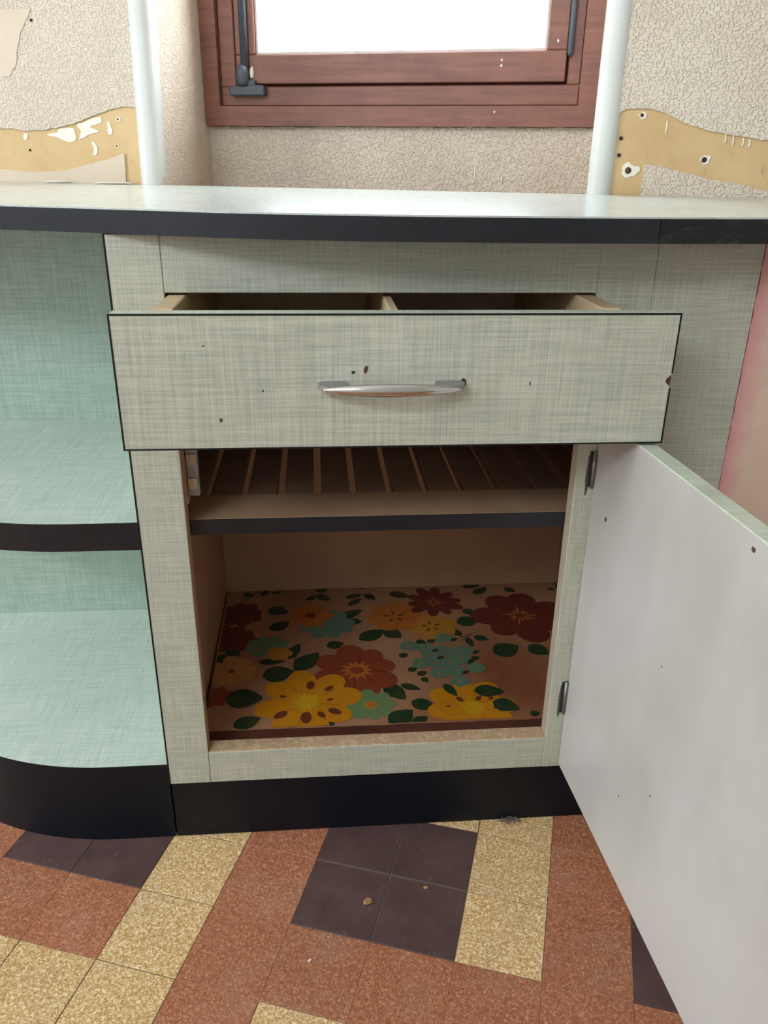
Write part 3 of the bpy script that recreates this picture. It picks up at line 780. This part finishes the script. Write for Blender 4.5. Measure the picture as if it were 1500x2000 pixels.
# stained ground of the cloth
m = NT('oilcloth_ground'); v = m.coord((1, 1, 1))
n1 = m.noise(v, 5, 5, 0.6); n2 = m.noise(m.coord((14, 5, 1)), 1, 5, 0.65)
c = m.ramp(n1, [(0.35, lin(188, 142, 108)), (0.7, lin(168, 116, 82))])
tc = m.node('ShaderNodeTexCoord'); sp = m.node('ShaderNodeVectorMath', operation='DISTANCE')
sp.inputs[1].default_value = (0.50, 0.17, LZ); m.link(tc.outputs['Object'], sp.inputs[0])
mr = m.node('ShaderNodeMapRange'); mr.inputs[1].default_value = 0.05; mr.inputs[2].default_value = 0.17; mr.inputs[3].default_value = 0.85; mr.inputs[4].default_value = 0
m.link(sp.outputs['Value'], mr.inputs[0])
mu = m.node('ShaderNodeMath', operation='MULTIPLY'); m.link(mr.outputs[0], mu.inputs[0]); m.link(m.ramp(n2, [(0.3, G(0.35)), (0.6, G(1))]), mu.inputs[1])
c = m.mix(mu.outputs[0], c, lin(146, 74, 50))          # big rust-coloured stain
M_cloth = m.out(c, 0.4, 0.4)
CM = {k: cloth('print_'+k, v_) for k, v_ in PAL.items()}
keys = list(CM)
EX0, EX1, EY0, EY1 = 0.0365, 0.6320, 0.0605, 0.4505
rgl = random.Random(21)
outl = [(EX0+(EX1-EX0)*i/40, EY0+0.0035*(1-i/40)+rgl.uniform(-0.0008, 0.0008)) for i in range(41)]
outl += [(EX1, EY1), (EX0-0.004, EY1), (EX0-0.004, 0.30), (EX0-0.001, 0.16)]
lin_o = put('shelf_liner', prism_me('shelf_liner', outl, 'z', LZ, LZ+0.0005, [M_cloth]))
tag(lin_o, 'orange and brown flowered oilcloth lining the floor of the open cabinet', 'shelf liner')
PV, PF, PM = [], [], []
lay = [LZ+0.00055]
def clip(poly):
    for (ax, lim, sgn) in ((0, EX0, 1), (0, EX1, -1), (1, EY0+0.004, 1), (1, EY1, -1)):
        out = []
        for i in range(len(poly)):
            a, b_ = poly[i], poly[(i+1) % len(poly)]
            ia, ib = (a[ax]-lim)*sgn >= 0, (b_[ax]-lim)*sgn >= 0
            if ia: out.append(a)
            if ia != ib:
                t = (lim-a[ax])/(b_[ax]-a[ax]); out.append((a[0]+(b_[0]-a[0])*t, a[1]+(b_[1]-a[1])*t))
        poly = out
        if len(poly) < 3: return None
    return poly
def ink(poly, colour):
    poly = clip(poly)
    if not poly: return
    b0 = len(PV); PV.extend([(p[0], p[1], lay[0]) for p in poly]); PF.append(list(range(b0, b0+len(poly)))); PM.append(keys.index(colour))
    lay[0] += 0.0000035
def petal(c, ang, r, w, tip=0.25, n=10):
    """rounded petal from the centre outwards"""
    out = []
    for i in range(2*n):
        t = i/(2*n-1)*2-1                        # -1..1 round the petal
        a = t*math.pi
        rr = r*(0.5+0.5*math.cos(a))
        side = w*r*0.62*math.sin(a)*(0.62+0.38*math.cos(a*0.5))
        x, y = rr*1.0, side
        out.append((c[0]+x*math.cos(ang)-y*math.sin(ang), c[1]+x*math.sin(ang)+y*math.cos(ang)))
    return out
def disc(c, rx, ry, rot=0, n=14, jit=0.06, sd=0): return blob(c[0], c[1], rx, ry, n, jit, sd, rot)
def flower(c, r, n, w, rot, col):
    rgf = random.Random(int(c[0]*9999)+n)
    ink(disc(c, r*0.45, r*0.45), col)
    for i in range(n):
        a = rot+2*math.pi*i/n+rgf.uniform(-0.08, 0.08)
        L_ = r*rgf.uniform(0.9, 1.06); wd = w*2*math.pi/n*1.22
        # a broad, round-ended petal: narrow at the base, full outside
        poly_ = []
        for k in range(17):
            q = -math.pi*0.62+k/16*math.pi*1.24
            px = L_*(0.62+0.38*math.cos(q)); py = L_*wd*0.52*math.sin(q)
            poly_.append((px, py))
        poly_ = [(0.0, -L_*0.03)] + poly_ + [(0.0, L_*0.03)]
        ink([(c[0]+x*math.cos(a)-y*math.sin(a), c[1]+x*math.sin(a)+y*math.cos(a)) for x, y in poly_], col)
def star(c, r, n, col, seed=0):
    rgs = random.Random(seed); pts_ = []
    for i in range(2*n):
        a = math.pi*i/n; rr = r*(1.0 if i % 2 == 0 else 0.58)*rgs.uniform(0.85, 1.1)
        pts_.append((c[0]+rr*math.cos(a), c[1]+rr*math.sin(a)))
    ink(pts_, col)
def leaf(a, b_, w, col='leaf'):
    a, b_ = Vector(a), Vector(b_); d = b_-a; L_ = d.length; d.normalize(); nn = Vector((-d.y, d.x)); pts_ = []
    for k in range(11):
        t = k/10; h = w*0.5*(math.sin(math.pi*t**0.8))**0.85
        pts_.append(tuple(a+d*L_*t+nn*h))
    for k in range(9, 0, -1):
        t = k/10; h = w*0.5*(math.sin(math.pi*t**0.8))**0.85
        pts_.append(tuple(a+d*L_*t-nn*h))
    ink(pts_, col)
for (a, b_, w) in LINER_STEMS: leaf(a, b_, w*1.3)
early = LINER_LEAVES[:]
for (a, b_, w) in early: leaf(a, b_, w)
for (k, c, r, n, w, ro, ce) in LINER_FLOWERS:
    flower(c, r, n, w, ro, k)
    sh = {'yellow': 'orange', 'rust': 'maroon', 'orange': 'rust', 'ochre': 'orange', 'maroon': 'brown', 'sage': 'hyd'}.get(k)
    if sh:
        for q in range(n):
            an = ro+2*math.pi*(q+0.5)/n
            leaf((c[0]+r*0.30*math.cos(an), c[1]+r*0.30*math.sin(an)), (c[0]+r*0.72*math.cos(an), c[1]+r*0.72*math.sin(an)), r*0.035, sh)
    if ce == 'brownspot': star(c, r*0.34, 10, 'rust', 1); ink(disc(c, r*0.2, r*0.16), 'brown')
    elif ce == 'dot': ink(disc(c, r*0.12, r*0.12), 'brown')
    elif ce == 'specks':
        for q in range(5):
            an = q*1.26+0.4; ink(disc((c[0]+r*0.26*math.cos(an), c[1]+r*0.26*math.sin(an)), r*0.11, r*0.05, an), 'brown')
    elif ce == 'rays':
        for q in range(13):
            an = q*2*math.pi/13+0.1*(q % 2); leaf((c[0]+r*0.08*math.cos(an), c[1]+r*0.08*math.sin(an)), (c[0]+r*(0.26+0.14*(q % 3 == 0))*math.cos(an), c[1]+r*(0.26+0.14*(q % 3 == 0))*math.sin(an)), r*0.045, 'orange')
        ink(disc(c, r*0.10, r*0.09), 'brown')
    elif ce == 'star': star(c, r*0.40, 12, 'orange', 3); ink(disc(c, r*0.16, r*0.14), 'rust')
    elif ce == 'star2': star(c, r*0.36, 7, 'ochre', 4); ink(disc(c, r*0.16, r*0.14), 'orange')
    elif ce in ('blobs', 'blobs2'):
        star(c, r*0.30, 14, 'cream_yellow', 5)
        angs = ((1.45, .5, .13), (.75, .55, .10), (.1, .42, .06), (-.55, .58, .13), (-.98, .46, .10), (-1.6, .45, .16), (-2.5, .58, .14), (2.75, .48, .07)) if ce == 'blobs' else ((2.2, .36, .10), (1.0, .36, .10), (.55, .55, .07), (-.1, .5, .05), (3.0, .5, .05))
        for an, rr, sz in angs:
            ink(disc((c[0]+r*rr*math.cos(an), c[1]+r*rr*math.sin(an)), r*sz, r*sz*0.62, an), 'brown')
for i, c in enumerate(LINER_BLOOMS):
    flower(c, 0.0150, 5, 0.62, i*0.7, 'hyd'); ink(disc(c, 0.0026, 0.0026), 'orange')
for (a, b_, w) in LINER_LEAVES[:3] + LINER_LEAVES[20:27]: leaf(a, b_, w)
for i in (1, 4, 7, 9, 11):
    c = LINER_BLOOMS[i]; leaf((c[0]+0.010, c[1]-0.010), (c[0]+0.022, c[1]-0.003), 0.008)
pme = mesh_from('flower_print', PV, PF, [CM[k] for k in keys], PM)
bm = bmesh.new(); bm.from_mesh(pme); bm.normal_update()
for f in bm.faces:
    if f.normal.z < 0: f.normal_flip()
bm.to_mesh(pme); bm.free()
put('flower_print', pme, lin_o)

# ------------------------------------------------------------------ scraps on the floor
def crumb(name, x, y, r, h, mat, seed, label, cat, group=None):
    bm = bmesh.new(); bmesh.ops.create_icosphere(bm, subdivisions=2, radius=1.0); rr = random.Random(seed)
    a = rr.uniform(0, 3.1)
    for v_ in bm.verts:
        k_ = rr.uniform(0.65, 1.2); p = v_.co
        q = Vector((p.x*r*k_, p.y*r*0.55*k_, (p.z+0.75)*h*0.5*k_))
        v_.co = Vector((q.x*math.cos(a)-q.y*math.sin(a), q.x*math.sin(a)+q.y*math.cos(a), max(q.z, 0.0)))
    me = bpy.data.meshes.new(name); bm.to_mesh(me); bm.free(); me.materials.append(mat)
    o_ = put(name, me); o_.location = (x, y, 0.0002); return tag(o_, label, cat, group)
M_scrap = simple('tan_wood_scrap', lin(190, 150, 100), 0.8, 0.2, vary=0.25, scale=250)
crumb('wood_chip', 0.2501, -0.1205, 0.0075, 0.005, M_scrap, 1, 'largest tan wood chip, lying on the dark tile left of centre', 'wood chip', 'scraps on the floor')
crumb('wood_chip', 0.3251, -0.1043, 0.0038, 0.003, M_scrap, 2, 'small star-shaped tan chip on the dark tile beside the yellow tiles', 'wood chip', 'scraps on the floor')
crumb('plaster_crumb', 0.179, -0.1945, 0.0028, 0.002, M_whitepl, 3, 'tiny pale plaster crumb on the red tiles', 'crumb', 'scraps on the floor')
crumb('plaster_crumb', 0.1807, -0.1531, 0.0030, 0.0018, M_dust, 4, 'thin grey crumb at the edge of the dark tiles', 'crumb', 'scraps on the floor')
# fluff against the plinth
rf = random.Random(8); vs, fs = [], []
for k in range(40):
    p = Vector((rf.gauss(0, 0.007), -abs(rf.gauss(0, 0.003)), abs(rf.gauss(0, 0.0025))))
    pts_ = [p]
    for q in range(4): p = p + Vector((rf.uniform(-.005, .005), rf.uniform(-.003, .002), rf.uniform(-.002, .0025))); p.z = max(p.z, 0); p.y = min(p.y, 0.0); pts_.append(p)
    for q in range(4):
        a, c = pts_[q], pts_[q+1]; w_ = Vector((0, 0.0002, 0.0004)); b0 = len(vs)
        vs += [a-w_, a+w_, c+w_, c-w_]; fs.append([b0, b0+1, b0+2, b0+3])
o = put('dust_ball', mesh_from('dust_ball', vs, fs, M_dust)); o.location = (0.458, 0.0020, 0.0006)
tag(o, 'grey fluff of dust against the black plinth near the door', 'dust')
